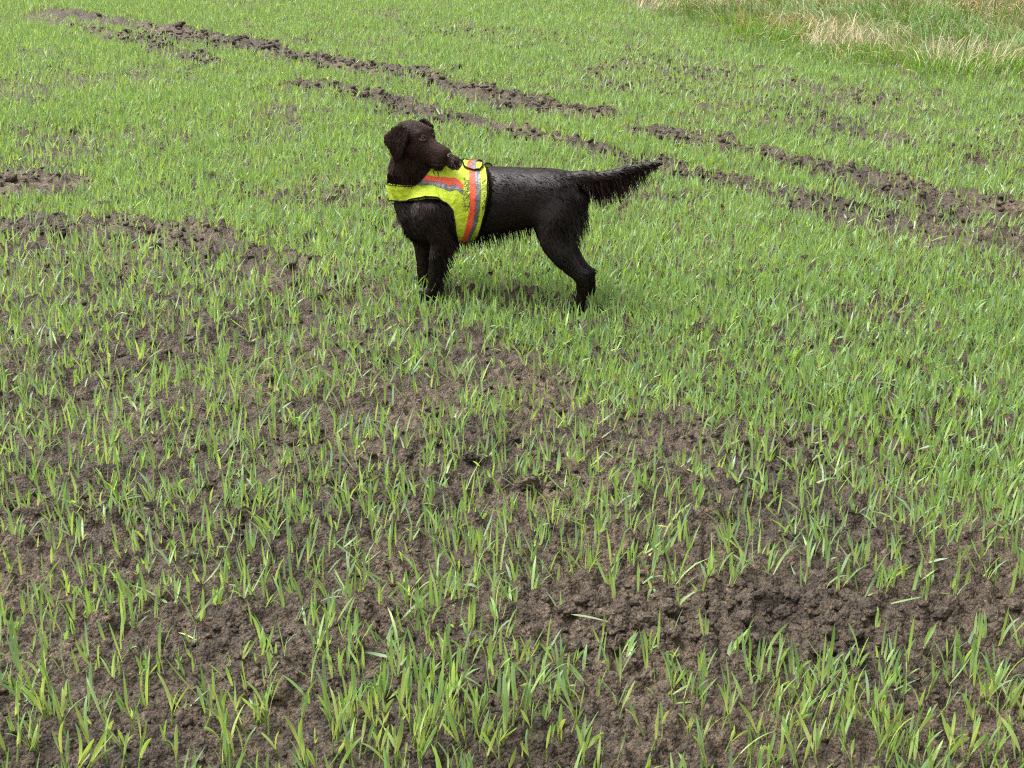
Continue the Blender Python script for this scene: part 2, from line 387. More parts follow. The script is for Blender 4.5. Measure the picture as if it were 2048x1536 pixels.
# ------------------------------------------------------------------ the dog
def build_dog():
    gh, gf = gp(1160, 630), gp(868, 604)                 # near hind and near front paw on the ground
    ax = (gh-gf)/np.linalg.norm(gh-gf)                   # dog local x: towards the tail; local y: away from the camera
    yaw = math.atan2(ax[1], ax[0]); ay = np.array((-ax[1], ax[0]))
    org = (gh+gf)/2 + ay*.078
    OZ = float(np.median(height(*(np.array([gh, gf, gh+ay*.14, gf+ay*.14]).T))))-.004
    O3 = np.array((org[0], org[1], OZ)); R3 = np.array(((ax[0], ay[0], 0), (ax[1], ay[1], 0), (0, 0, 1)))
    def loc(px, py, yd=0.0):                             # photo pixel -> local point on the lateral plane yd
        d = R3.T@np.array(ray(px, py)); c = R3.T@(np.array((0, 0, CAM_H))-O3); t = (yd-c[1])/d[1]
        return c+d*t
    def to_px(P): return project(np.asarray(P)@R3.T+O3)
    root = empty('dog', tuple(O3), yaw)
    tag(root, 'dark brown wet-coated retriever in a yellow vest standing and looking back over its shoulder', 'dog')

    # ---- skeleton measured from the photograph
    mid = lambda px, py: loc(px, py, 0.0)
    secs = [(800, 372, 420, .045), (815, 352, 458, .080), (845, 340, 480, .102), (880, 334, 484, .112), (920, 333, 480, .120), (960, 334, 472, .120),
            (1000, 334, 463, .116), (1040, 335, 457, .106), (1076, 336, 452, .100), (1110, 338, 440, .096), (1136, 344, 420, .078), (1150, 360, 398, .045)]
    def loft(sections, n=28, power=2.25, up=None):
        """sections: (centre, half up vector, half side vector)"""
        V, F = [], []
        for c, u, s in sections:
            for k in range(n):
                th = k*2*math.pi/n; cc, ss = math.cos(th), math.sin(th)
                a = math.copysign(abs(cc)**(2/power), cc); b = math.copysign(abs(ss)**(2/power), ss)
                V.append(c+u*a+s*b)
        m = len(sections)
        for i in range(m-1):
            for k in range(n):
                F.append((i*n+k, i*n+(k+1) % n, (i+1)*n+(k+1) % n, (i+1)*n+k))
        c0, c1 = len(V), len(V)+1; V.append(sections[0][0]); V.append(sections[-1][0])
        for k in range(n): F.append((c0, (k+1) % n, k)); F.append((c1, (m-1)*n+k, (m-1)*n+(k+1) % n))
        return V, F
    def smooth_rows(A, n):
        A = np.array(A, float); m = len(A); out = []
        for q in np.linspace(0, m-1-1e-6, n):
            i = int(q); f = q-i; p = [A[min(max(i+j, 0), m-1)] for j in (-1, 0, 1, 2)]
            out.append(.5*(2*p[1]+(p[2]-p[0])*f+(2*p[0]-5*p[1]+4*p[2]-p[3])*f*f+(3*p[1]-p[0]-3*p[2]+p[3])*f**3))
        return np.array(out)
    rows = []
    for px, yt, yb, w in secs:
        a, b = mid(px, yt), mid(px, yb); rows.append(((a[0]+b[0])/2, a[2]-.006, b[2]+.008, w-.006))
    rows = smooth_rows(rows, 40)
    torso = loft([(np.array((x, 0, (zt+zb)/2)), np.array((0, 0, (zt-zb)/2)), np.array((0, w, 0))) for x, zt, zb, w in rows])
    ico = bmesh.new(); bmesh.ops.create_icosphere(ico, subdivisions=2, radius=1)
    ico_v = np.array([v.co[:] for v in ico.verts]); ico_f = [tuple(v.index for v in f.verts) for f in ico.faces]; ico.free()
    def ball(c, r, basis=None):
        s = ico_v*np.array(r if hasattr(r, '__len__') else (r, r, r))
        if basis is not None: s = s@np.array(basis)
        return [np.array(c)+p for p in s], ico_f
    def limb(pts, radii, n=None):
        A = smooth_rows([(*p, r) for p, r in zip(pts, radii)], 9*len(pts)); out = []
        for q in A: out.append(ball(q[:3], max(q[3], .004)))
        return out
    YN, YF = -.080, .080
    nf = [loc(866, 420, -.065), loc(880, 455, -.075), loc(884, 482, YN), loc(876, 515, YN), loc(870, 552, YN), loc(868, 580, YN), None]
    nf[6] = np.array((nf[5][0]-.008, YN, .030)); nf_r = [.080, .056, .040, .0275, .0225, .0195, .023]
    ff = [loc(838, 425, .06), loc(850, 455, .07), loc(852, 482, .065), loc(850, 515, .06), loc(850, 552, .06), loc(850, 575, .06), None]
    ff[6] = np.array((ff[5][0]-.010, .06, .030)); ff_r = [.075, .058, .044, .031, .025, .021, .024]
    nh = [loc(1122, 396, -.022), loc(1116, 428, -.042), loc(1106, 468, -.060), loc(1121, 506, YN), loc(1143, 535, YN), loc(1162, 556, YN), loc(1164, 585, YN), None]
    nh[7] = np.array((nh[6][0]-.012, YN, .028)); nh_r = [.070, .070, .055, .039, .027, .0205, .0175, .022]
    fh = [loc(1135, 396, .022), loc(1128, 428, .042), loc(1118, 468, .060), loc(1138, 508, YF), loc(1160, 535, YF), loc(1177, 550, YF), loc(1180, 582, YF), None]
    fh[7] = np.array((fh[6][0]-.012, YF, .028)); fh_r = [.070, .070, .055, .039, .027, .0205, .0175, .022]
    tail = [mid(1118, 362), mid(1156, 355), mid(1192, 354), mid(1222, 350), mid(1252, 341), mid(1285, 332), mid(1316, 326)]
    tail_r = [.032, .022, .0165, .014, .012, .009, .005]
    paws = [ball(loc(1167, 546, YN), .013), ball(loc(1182, 543, YF), .013)]     # points of the hocks
    for p in (nf[6], ff[6], nh[7], fh[7]):
        paws.append(ball((p[0]-.014, p[1], .019), (.036, .026, .021)))
        for k in (-1.5, -.5, .5, 1.5): paws.append(ball((p[0]-.038+.004*abs(k), p[1]+k*.0115, .013), (.016, .0072, .013)))
    # neck: from the withers and the breast up to the head
    HC = loc(829, 281, -.055)                            # centre of the skull
    neck = limb([mid(905, 374), mid(872, 356), loc(846, 325, -.015), loc(830, 300, -.045), HC+np.array((-.01, .02, .0))], [.078, .088, .084, .074, .058])
    throat = limb([mid(832, 400), loc(824, 372, -.01), loc(818, 335, -.03), loc(822, 305, -.05)], [.082, .080, .068, .058])
    scruff = limb([mid(950, 370), mid(915, 358), mid(885, 342)], [.052, .058, .064])
    flank = limb([loc(1045, 412, -.034), loc(1075, 418, -.034), loc(1100, 424, -.036)], [.054, .062, .066])+limb([loc(1052, 412, .034), loc(1082, 418, .034), loc(1106, 424, .036)], [.054, .062, .066])
    # head frame: forward, up, right side (towards the camera)
    fw = np.array((.80, -.56, -.20)); fw = R3.T@fw; fw /= np.linalg.norm(fw)
    up = np.array((0, 0, 1.0)); up -= fw*(up@fw); up /= np.linalg.norm(up); rt = np.cross(fw, up)
    def H(a, s, z): return HC+fw*a+rt*s+up*z
    hs_ = [(-.088, .012, -.030, .022), (-.068, .046, -.056, .049), (-.035, .063, -.064, .059), (.005, .066, -.064, .060), (.038, .058, -.062, .054), (.056, .043, -.061, .046),
           (.070, .030, -.060, .039), (.092, .024, -.057, .034), (.118, .021, -.053, .031), (.140, .018, -.047, .0285), (.152, .012, -.040, .024), (.160, .004, -.030, .014)]
    hr = smooth_rows(hs_, 40)
    head = loft([(H(a, 0, (t+b)/2), up*(t-b)/2, rt*w) for a, t, b, w in hr], 28, 2.35)
    hextra = []
    for s in (-1, 1):
        hextra.append(ball(H(.038, s*.030, .042), (.020, .016, .016), (fw, rt, up)))     # brow
        hextra.append(ball(H(.020, s*.046, -.018), (.034, .020, .034), (fw, rt, up)))    # cheek
        hextra.append(ball(H(.120, s*.018, -.030), (.034, .017, .024), (fw, rt, up)))    # flews
    hextra.append(ball(H(.105, 0, -.058), (.040, .020, .012), (fw, rt, up)))             # chin
    def ear(s):
        pts = [(.016, .050), (-.018, .062), (-.048, .040), (-.072, .004), (-.064, -.012), (-.045, -.022), (-.022, -.046), (-.002, -.060), (.010, -.046), (.016, -.015), (.020, .02)]
        out = []; c = np.mean(pts, 0)
        P = [np.array(p) for p in pts]
        for i in range(len(P)):                          # a plump flap made of balls between rim and middle
            for f in (0, .3, .6, .9):
                q = c+(P[i]*.97-c)*(1-f)
                for g in ((0, .5) if f < .6 else (0,)):
                    q2 = q+((c+(P[(i+1) % len(P)]-c)*(1-f))-q)*g
                    off = .065+.018*min(1, max(0, (.055-q2[1])/.07))
                    out.append(ball(H(q2[0], s*off, q2[1]), (.0105, .0062, .0105), (fw, rt, up)))
        return out
    ears = ear(1)+ear(-1)
    def remesh(parts, voxel, it, subd=0):
        V, F = [], []
        for v, f in parts:
            o = len(V); V += [tuple(p) for p in v]; F += [tuple(i+o for i in q) for q in f]
        me = bpy.data.meshes.new('tmp'); me.from_pydata(V, [], F); ob = link('tmp', me)
        m = ob.modifiers.new('r', 'REMESH'); m.mode = 'VOXEL'; m.voxel_size = voxel
        s = ob.modifiers.new('s', 'SMOOTH'); s.factor = .5; s.iterations = it
        if subd: q = ob.modifiers.new('q', 'SUBSURF'); q.levels = subd
        bpy.context.view_layer.update(); dg = bpy.context.evaluated_depsgraph_get()
        ev = bpy.data.meshes.new_from_object(ob.evaluated_get(dg)); bpy.data.objects.remove(ob); bpy.data.meshes.remove(me)
        return ev
    trunk = [torso]+neck+throat+scruff+limb(nf[:3], nf_r[:3])+limb(ff[:3], ff_r[:3])
    whole = [torso]+neck+throat+scruff+flank+limb(nf, nf_r)+limb(ff, ff_r)+limb(nh, nh_r)+limb(fh, fh_r)+limb(tail, tail_r)+paws+[head]+hextra+ears
    body_me = remesh(whole, .0058, 5)
    vest_src = remesh(trunk, .0075, 14, 2)

    # ---- materials
    def fur_mat(name, rough, rel):
        m, n, out = mat(name); b = nd(n, 'ShaderNodeBsdfPrincipled')
        at = nd(n, 'ShaderNodeAttribute', attribute_name='tint'); n.links.new(at.outputs['Color'], b.inputs['Base Color'])
        b.inputs['Roughness'].default_value = rough; b.inputs['Specular IOR Level'].default_value = (.06 if rel else .22)
        if rel:
            tc = n.nodes.new('ShaderNodeTexCoord'); k = noise_tex(n, 160, 4, .6, tc.outputs['Object']); n.links.new(bump(n, k.outputs[0], .5, .004), b.inputs['Normal'])
        n.links.new(b.outputs[0], out.inputs[0]); return m
    SKIN, FUR = fur_mat('dog_coat', .55, True), fur_mat('dog_fur', .46, False)

    # ---- fur direction, length and colour: bones with their own combing
    B = []   # p0, p1, radius, direction, length, lift, colour, tag
    dk, md, hd, md2 = (.0056, .0026, .0019), (.0096, .0042, .0029), (.0175, .0080, .0054), (.0100, .0046, .0034)
    V3 = lambda *a: np.array(a, float)
    def chain(P, Rr, d, ln, lift, c, t):
        for i in range(len(P)-1): B.append((P[i], P[i+1], (Rr[i]+Rr[i+1])/2, d if d is not None else (P[i+1]-P[i])/np.linalg.norm(P[i+1]-P[i]), ln, lift, c, t))
    tx = [np.array((r[0], 0, (r[1]+r[2])/2)) for r in rows[4:36:3]]
    chain(tx, [.10]*len(tx), V3(.85, 0, -.75), .042, .065, dk, 'torso')
    chain([mid(905, 352), mid(872, 345), loc(846, 330, -.015), loc(834, 318, -.035)], [.08, .08, .07, .055], V3(.35, 0, -1), .034, .13, hd, 'neck')
    chain([loc(822, 316, -.045), loc(818, 335, -.03), mid(832, 400)], [.07]*3, V3(.0, 0, -1), .036, .14, hd, 'neck')
    chain([mid(820, 400), mid(815, 440)], [.05, .05], V3(.05, 0, -1), .040, .16, hd, 'neck')
    for P, Rr in ((nf, nf_r), (ff, ff_r)):
        chain(P[:3], Rr[:3], V3(.45, 0, -1), .032, .11, md, 'leg'); chain(P[2:6], Rr[2:6], V3(.32, 0, -1), .024, .07, dk, 'leg'); chain(P[5:], Rr[5:], V3(-.3, 0, -1), .012, .1, dk, 'paw')
    for P, Rr in ((nh, nh_r), (fh, fh_r)):
        chain(P[:3], Rr[:3], V3(.30, 0, -1), .034, .10, dk, 'leg'); chain(P[2:6], Rr[2:6], V3(.75, 0, -1), .022, .05, dk, 'leg'); chain(P[5:7], Rr[5:7], V3(.1, 0, -1), .014, .07, dk, 'leg'); chain(P[6:], Rr[6:], V3(-.3, 0, -1), .012, .1, dk, 'paw')
    for i in range(len(tail)-1):
        d = tail[i+1]-tail[i]; d /= np.linalg.norm(d); B.append((tail[i], tail[i+1], (tail_r[i]+tail_r[i+1])/2, d*.9+V3(0, 0, -.55), .026, .09, md, 'tail'))
    B.append((H(-.05, 0, 0), H(.04, 0, 0), .06, -fw*1.0-up*.25, .0042, .01, hd, 'head'))
    B.append((H(.06, 0, -.02), H(.155, 0, -.02), .035, -fw*1.0-up*.35, .0042, .04, hd, 'muzzle'))
    for s in (-1, 1): B.append((H(-.01, s*.07, .045), H(-.02, s*.072, -.05), .02, -up*1.0-fw*.35, .009, .02, md2, 'ear'))
    P0 = np.array([b[0] for b in B]); P1 = np.array([b[1] for b in B]); BR = np.array([b[2] for b in B]); BD = np.array([b[3]/np.linalg.norm(b[3]) for b in B])
    BL = np.array([b[4] for b in B]); BF = np.array([b[5] for b in B]); BC = np.array([b[6] for b in B]); BT = [b[7] for b in B]
    def comb(P):
        W = np.empty((len(P), len(B)), np.float32)
        for i in range(len(B)):
            d = P1[i]-P0[i]; t = np.clip((P-P0[i])@d/(d@d), 0, 1); W[:, i] = np.linalg.norm(P-P0[i]-t[:, None]*d, axis=1)-BR[i]
        best = W.argmin(1); W = np.exp(-(W-W.min(1, keepdims=True))/.012); W /= W.sum(1, keepdims=True)
        return W@BD, W@BL, W@BF, W@BC, best
    # ---- body
    nv = len(body_me.vertices); co = np.empty(nv*3, np.float32); body_me.vertices.foreach_get('co', co); co = co.reshape(-1, 3).astype(float)
    ed = np.empty(len(body_me.edges)*2, np.int32); body_me.edges.foreach_get('vertices', ed); ed = ed.reshape(-1, 2)
    wgt = sstep(mid(960, 400)[0], mid(1010, 400)[0], co[:, 0])*(1-sstep(mid(1140, 400)[0], mid(1160, 400)[0], co[:, 0]))*sstep(mid(1080, 500)[2], mid(1080, 465)[2], co[:, 2])
    deg = np.bincount(ed.ravel(), minlength=nv)[:, None]
    for _ in range(45):                                  # melt thigh and flank into the barrel
        acc = np.zeros_like(co)
        for k in range(3): acc[:, k] = np.bincount(ed[:, 0], co[ed[:, 1], k], nv)+np.bincount(ed[:, 1], co[ed[:, 0], k], nv)
        co = co+(acc/np.maximum(deg, 1)-co)*(.6*wgt)[:, None]
    body_me.vertices.foreach_set('co', co.astype(np.float32).ravel()); body_me.update()
    _, _, _, bc, _ = comb(co)
    a = body_me.attributes.new('tint', 'FLOAT_COLOR', 'POINT'); a.data.foreach_set('color', np.concatenate((bc, np.ones((nv, 1))), 1).astype(np.float32).ravel())
    body_me.polygons.foreach_set('use_smooth', np.ones(len(body_me.polygons), bool)); body_me.materials.append(SKIN); body_me.name = 'body'
    body = link('body', body_me, root)

    # ---- vest: the cloth lies on the trunk; outlines as seen in the photograph, mirrored to the far side
    Z = lambda pts: np.array([(740+x/5.297, 210+y/5.297) for x, y in pts])
    OUT = Z([(100, 826), (235, 830), (320, 838), (420, 850), (490, 836), (545, 795), (585, 745), (615, 700), (650, 655), (720, 640), (800, 655), (840, 690), (880, 716), (935, 722), (955, 680), (955, 590), (960, 380),
             (1215, 380), (1185, 600), (1212, 660), (1244, 730), (1262, 820), (1258, 940), (1228, 1120), (1180, 1270), (1110, 1400), (1050, 1600),
             (890, 1600), (908, 1430), (924, 1340), (916, 1210), (890, 1100), (835, 1035), (745, 1006), (600, 1006), (450, 1014), (240, 1000), (100, 990)])
    FLAP = Z([(955, 380), (955, 600), (960, 645), (985, 690), (1040, 728), (1120, 748), (1178, 738), (1202, 705), (1200, 655), (1170, 560), (1150, 380)])
    ORA = [Z([(540, 715), (615, 735), (740, 772), (860, 806), (915, 798), (960, 825), (1003, 858), (998, 906), (925, 858), (862, 872), (740, 828), (620, 790), (530, 765)]),
           Z([(1050, 700), (1066, 770), (1076, 900), (1066, 1080), (1022, 1280), (950, 1420), (930, 1600), (990, 1600), (1010, 1400), (1087, 1270), (1127, 1080), (1139, 900), (1124, 770), (1110, 700)])]
    GRE = [Z([(530, 768), (620, 793), (740, 831), (862, 875), (925, 861), (999, 909), (1000, 955), (928, 905), (862, 922), (740, 882), (600, 830), (500, 812)]),
           Z([(1113, 700), (1127, 770), (1142, 900), (1130, 1080), (1090, 1270), (1013, 1400), (993, 1600), (1040, 1600), (1045, 1400), (1132, 1262), (1176, 1080), (1191, 900), (1178, 770), (1165, 700)])]
    FOR = [Z([(985, 380), (1008, 600), (1040, 760), (1088, 760), (1070, 610), (1050, 380)])]
    FGR = [Z([(1053, 380), (1073, 610), (1091, 760), (1140, 760), (1128, 628), (1100, 380)])]
    def inside(px, P):
        x, y = px[:, 0], px[:, 1]; r = np.zeros(len(px), bool); n = len(P)
        for i in range(n):
            (x0, y0), (x1, y1) = P[i], P[(i+1) % n]
            if y0 == y1: continue
            r ^= ((y0 > y) != (y1 > y)) & (x < (x1-x0)*(y-y0)/(y1-y0)+x0)
        return r
    n2 = len(vest_src.vertices); vc = np.empty(n2*3, np.float32); vest_src.vertices.foreach_get('co', vc); vc = vc.reshape(-1, 3).astype(float)
    vn = np.empty(n2*3, np.float32); vest_src.vertices.foreach_get('normal', vn); vn = vn.reshape(-1, 3).astype(float)
    quads = np.array([tuple(p.vertices) for p in vest_src.polygons if len(p.vertices) == 4])
    vm = vc.copy(); vm[:, 1] = -np.abs(vm[:, 1]); vpx = to_px(vm)[:, :2]; qc = vpx[quads].mean(1)
    # slack cloth: folds run from the shoulder to the girth
    fold = np.array([mnoise.noise(Vector((p[0]*16+p[2]*9, p[1]*5, p[2]*6)))*.0125+mnoise.noise(Vector((p[0]*48+p[2]*20, p[1]*22, p[2]*18)))*.0034+(.35-abs(mnoise.noise(Vector((p[0]*24+p[2]*15, p[1]*9+3, p[2]*7)))))*.007 for p in vc])
    def shell(sel, off, skirt=.0, wob=1.0, sm=3):
        """part of the trunk surface lifted off along its normals; returns V,F and the rim loops"""
        F = quads[sel]; used = np.unique(F); idx = -np.ones(n2, int); idx[used] = np.arange(len(used)); F = idx[F]
        base = vc[used]; nn = vn[used]; lift = off+wob*fold[used]
        edges = {}
        for f in F:
            for i in range(4):
                e = (f[i], f[(i+1) % 4]); k = (min(e), max(e)); edges[k] = edges.get(k, 0)+1
        nb = {}
        for (a_, b_), c in edges.items():
            if c == 1: nb.setdefault(a_, []).append(b_); nb.setdefault(b_, []).append(a_)
        for _ in range(sm):                               # smooth the rim
            old = base.copy()
            for v, q in nb.items():
                if len(q) == 2: base[v] = .4*old[v]+.3*(old[q[0]]+old[q[1]])
        V = base+nn*lift[:, None]
        loops, seen = [], set()
        for v in nb:
            if v in seen or len(nb[v]) != 2: continue
            L = [v]; seen.add(v); cur = nb[v][0]
            while cur not in seen:
                seen.add(cur); L.append(cur); nx = [q for q in nb[cur] if q not in seen]
                if not nx: break
                cur = nx[0]
            if len(L) > 14: loops.append(L)
        if skirt:
            o = len(V); rim = list(nb); m = {v: o+i for i, v in enumerate(rim)}
            V = np.concatenate((V, V[rim]-nn[rim]*skirt)); ex = []
            for v in rim:
                for q in nb[v]:
                    if v < q: ex.append((v, q, m[q], m[v]))
            F2 = np.concatenate((F, np.array(ex)))
        else: F2 = F
        return V, F2, [(V[L], nn[L]) for L in loops]
    def tube(P, r, seg=6, closed=True):
        n = len(P); d = np.roll(P, -1, 0)-np.roll(P, 1, 0); d /= np.linalg.norm(d, axis=1)[:, None]+1e-9
        ref = np.tile(np.array((.31, .77, .55)), (n, 1)); u = np.cross(d, ref); u /= np.linalg.norm(u, axis=1)[:, None]; v = np.cross(d, u)
        V = np.concatenate([P+r*(math.cos(k*6.2832/seg)*u+math.sin(k*6.2832/seg)*v) for k in range(seg)])
        F = [(k*n+i, k*n+(i+1) % n, ((k+1) % seg)*n+(i+1) % n, ((k+1) % seg)*n+i) for k in range(seg) for i in range(n)]
        return V, np.array(F)
    def cloth(name, kind):
        m, n, out = mat(name); b = nd(n, 'ShaderNodeBsdfPrincipled'); tc = n.nodes.new('ShaderNodeTexCoord'); C = tc.outputs['Object']
        w = noise_tex(n, 900, 2, .5, C); big = noise_tex(n, 45, 4, .6, C)
        if kind == 'yellow':
            mud = noise_tex(n, 120, 6, .68, C, 1.2); at = nd(n, 'ShaderNodeAttribute', attribute_name='mud')
            mul = nd(n, 'ShaderNodeMath', operation='MULTIPLY'); n.links.new(at.outputs['Fac'], mul.inputs[0]); mul.inputs[1].default_value = .19
            add = nd(n, 'ShaderNodeMath', operation='ADD'); n.links.new(mud.outputs[0], add.inputs[0]); n.links.new(mul.outputs[0], add.inputs[1])
            r = ramp(n, add.outputs[0], [(.665, (0, 0, 0)), (.70, (1, 1, 1))])
            dirt = ramp(n, big.outputs[0], [(.35, (.31, .39, .008)), (.6, (.37, .465, .009))])
            c = mixc(n, r.outputs[0], dirt.outputs[0], (.035, .040, .012)); rough = .7
        elif kind == 'orange':
            mud = noise_tex(n, 100, 5, .65, C, 1.0); r = ramp(n, mud.outputs[0], [(.66, (.54, .054, .019)), (.72, (.12, .03, .02))]); c = r.outputs[0]; rough = .6
        elif kind == 'grey':
            r = ramp(n, big.outputs[0], [(.35, (.085, .085, .092)), (.65, (.13, .13, .14))]); c = r.outputs[0]; rough = .42
        else:
            r = ramp(n, big.outputs[0], [(.35, (.003, .003, .003)), (.65, (.006, .006, .006))]); c = r.outputs[0]; rough = .8
        n.links.new(c, b.inputs['Base Color']); b.inputs['Roughness'].default_value = rough
        if kind == 'black': b.inputs['Specular IOR Level'].default_value = .15
        if kind == 'grey': b.inputs['Metallic'].default_value = .35
        n.links.new(bump(n, w.outputs[0], .35, .0008, bump(n, big.outputs[0], .7, .010)), b.inputs['Normal']); n.links.new(b.outputs[0], out.inputs[0]); return m
    YEL, ORG, GRY, BLK = cloth('fluorescent_cloth', 'yellow'), cloth('orange_tape', 'orange'), cloth('reflective_tape', 'grey'), cloth('black_binding', 'black')
    q3 = vc[quads].mean(1)
    s_out = inside(qc, OUT) & ~((q3[:, 1] > 0) & (q3[:, 2] > mid(960, 390)[2]) & (q3[:, 0] > mid(740+1215/5.297, 336)[0]))
    # only the connected trunk surface (drops stray islands on the legs)
    V, F, loops = shell(s_out, .0145, .0135)
    vp = V.copy(); vp[:, 1] = -np.abs(vp[:, 1]); vp = to_px(vp)[:, :2]; zx, zy = (vp[:, 0]-740)*5.297, (vp[:, 1]-210)*5.297
    mudw = np.maximum(sstep(960, 1010, zx)*(1-sstep(1060, 1085, zx))*sstep(720, 800, zy)*(1-sstep(1080, 1180, zy)), sstep(1175, 1195, zx)*sstep(740, 790, zy)*.9)
    mudw = np.maximum(mudw, .45*sstep(1230, 1330, zy))
    vest = link('high_visibility_vest', mesh_np('vest', V, F, mudw, 'mud', mats=[YEL]), root)
    for P, N in loops:
        v, f = tube(P+N*.001, .0016 if P[:, 2].mean() > mid(850, 385)[2] else .0027); link('binding', mesh_np('binding', v, f, mats=[BLK]), vest)
    def strip(polys, name, m, off, base):
        for P in polys:
            s = inside(qc, P) & base
            for side in (-1, 1):
                t = s & ((vc[quads].mean(1)[:, 1]*side) > 0)
                if t.sum() < 12: continue
                v, f, _ = shell(t, off, .0015); link(name, mesh_np(name, v, f, mats=[m]), vest)
    strip(ORA, 'orange_stripe', ORG, .016, s_out); strip(GRE, 'reflective_stripe', GRY, .016, s_out)
    s_fl = inside(qc, FLAP) & ~((q3[:, 1] > 0) & (q3[:, 0] > mid(740+1130/5.297, 334)[0]))
    V, F, loops = shell(s_fl, .0215, .005, .8); fl = link('pocket_flap', mesh_np('flap', V, F, np.zeros(len(V)), 'mud', mats=[YEL]), vest)
    for P, N in loops:
        v, f = tube(P+N*.0005, .0030); link('flap_binding', mesh_np('flap_binding', v, f, mats=[BLK]), vest)
    for polys, nm, m in ((FOR, 'flap_orange_stripe', ORG), (FGR, 'flap_reflective_stripe', GRY)):
        for P in polys:
            s = inside(qc, P) & s_fl; v, f, _ = shell(s, .0228, .001, .8); link(nm, mesh_np(nm, v, f, mats=[m]), vest)
    vest_bvh = BVHTree.FromPolygons([tuple(p) for p in vc], [tuple(q) for q in quads[s_out]])

    # ---- eyes, nose, mouth
    def simple(name, col, rough):
        m, n, out = mat(name); b = nd(n, 'ShaderNodeBsdfPrincipled'); b.inputs['Roughness'].default_value = rough
        tc = n.nodes.new('ShaderNodeTexCoord'); k = noise_tex(n, 220, 3, .5, tc.outputs['Object'])
        r = ramp(n, k.outputs[0], [(.35, tuple(c*.75 for c in col)), (.65, tuple(c*1.25 for c in col))]); n.links.new(r.outputs[0], b.inputs['Base Color']); n.links.new(b.outputs[0], out.inputs[0]); return m
    AMB, PUP, NOSE, RIM, LIP = simple('amber_eye', (.085, .040, .014), .12), simple('pupil', (.002, .002, .002), .08), simple('nose_leather', (.034, .018, .013), .5), simple('eyelid', (.075, .042, .030), .5), simple('lip', (.006, .004, .004), .4)
    def mesh_parts(parts, m, name):
        V, F = [], []
        for v, f in parts:
            o = len(V); V += list(v); F += [tuple(i+o for i in q) for q in f]
        return mesh_np(name, np.array(V), np.array(F), mats=[m])
    bodybvh = BVHTree.FromPolygons([tuple(p) for p in co], [tuple(p.vertices) for p in body_me.polygons])
    def onbody(p, d):                                    # from outside along d onto the body
        h = bodybvh.ray_cast(Vector(p), Vector(d)); return np.array(h[0]) if h[0] is not None else np.array(p)
    for s in (1, -1):
        dirn = fw*.55+rt*s*.80+up*.18; dirn /= np.linalg.norm(dirn)
        c = onbody(H(.056, s*.033, .034)+dirn*.06, -dirn)-dirn*.0055
        e = link('eye', mesh_parts([ball(c, .0098)], AMB, 'eye'), root)
        link('pupil', mesh_parts([ball(c+dirn*.0062, .0045)], PUP, 'pupil'), e)
        u2 = np.cross(dirn, up); u2 /= np.linalg.norm(u2); w2 = np.cross(u2, dirn)
        for nm, sg, rad in (('lower_eyelid', -1, .0030), ('upper_eyelid', 1, .0036)):
            q = [c+u2*.0125*math.cos(t)+w2*sg*.0085*math.sin(t)+dirn*(.0045+.0022*math.sin(t)) for t in np.linspace(0, math.pi, 9)]
            link(nm, mesh_parts([ball(p, rad) for p in q], RIM if sg < 0 else SKIN2, nm), e)
    tip = H(.160, 0, -.004)
    npart = [ball(tip-fw*.002, (.0078, .0145, .0100), (fw, rt, up)), ball(tip+up*.003-fw*.008, (.012, .0135, .009), (fw, rt, up)), ball(tip-up*.010-fw*.001, (.007, .008, .010), (fw, rt, up))]
    no = link('nose', mesh_parts(npart, NOSE, 'nose'), root)
    for s in (1, -1): link('nostril', mesh_parts([ball(tip+rt*s*.0095+fw*.0040-up*.001, (.0035, .0042, .0036), (fw, rt, up))], PUP, 'nostril'), no)
    for s in (1, -1):
        q = []
        for t in np.linspace(0, 1, 22):
            p = H(.150-.098*t, s*.06, -.036-.014*math.sin(t*2.2)-.004*t); q.append(onbody(p, -rt*s))
        link('lip', mesh_parts([ball(p, .0024) for p in q], LIP, 'lip'), root)

    # ---- fur as combed locks
    tri = []
    for p in body_me.polygons:
        v = p.vertices
        for i in range(1, len(v)-1): tri.append((v[0], v[i], v[i+1]))
    tri = np.array(tri); A, Bq, C = co[tri[:, 0]], co[tri[:, 1]], co[tri[:, 2]]; cr = np.cross(Bq-A, C-A); ar = np.linalg.norm(cr, axis=1)/2; fnrm = cr/(2*ar[:, None]+1e-12)
    def sample(n):
        t = rng.choice(len(tri), n, p=ar/ar.sum()); r1, r2 = np.sqrt(rng.random(n)), rng.random(n)
        return A[t]*(1-r1)[:, None]+Bq[t]*(r1*(1-r2))[:, None]+C[t]*(r1*r2)[:, None], fnrm[t]
    def locks(P, N, D, L, W, lift, tint, K=5, wave=.0, droop=0.0):
        """flattened tapering locks: a ridge and two edges per row"""
        n = len(P); D = D-N*(D*N).sum(1)[:, None]; D /= np.linalg.norm(D, axis=1)[:, None]+1e-9
        S = np.cross(N, D); ph = np.array([mnoise.noise(Vector(p)*22)*14 for p in P])+rng.normal(0, .35, n); t = np.linspace(0, 1, K); rowsV = []
        for f in t:
            c = P+D*(L*f)[:, None]+N*(lift*L*f*(1-.35*f)+.0008)[:, None]+S*(wave*L*np.sin(f*6.5+ph)*f)[:, None]+np.array((0, 0, -1))*(droop*L*f*f)[:, None]
            w = W*(1-f**1.6)*.5+.00015
            rowsV.append(np.stack((c+S*w[:, None]-N*.0004, c+N*(w*1.0)[:, None], c-S*w[:, None]-N*.0004), 1))
        V = np.stack(rowsV, 1).reshape(-1, 3); o = (np.arange(n)*K*3)[:, None, None]; k = (np.arange(K-1)*3)[None, :, None]; q = np.arange(2)[None, None, :]
        a_ = o+k+q; F = np.stack((a_, a_+3, a_+4, a_+1), -1).reshape(-1, 4)
        return V, F, np.repeat(tint, K*3, 0)
    parts = []
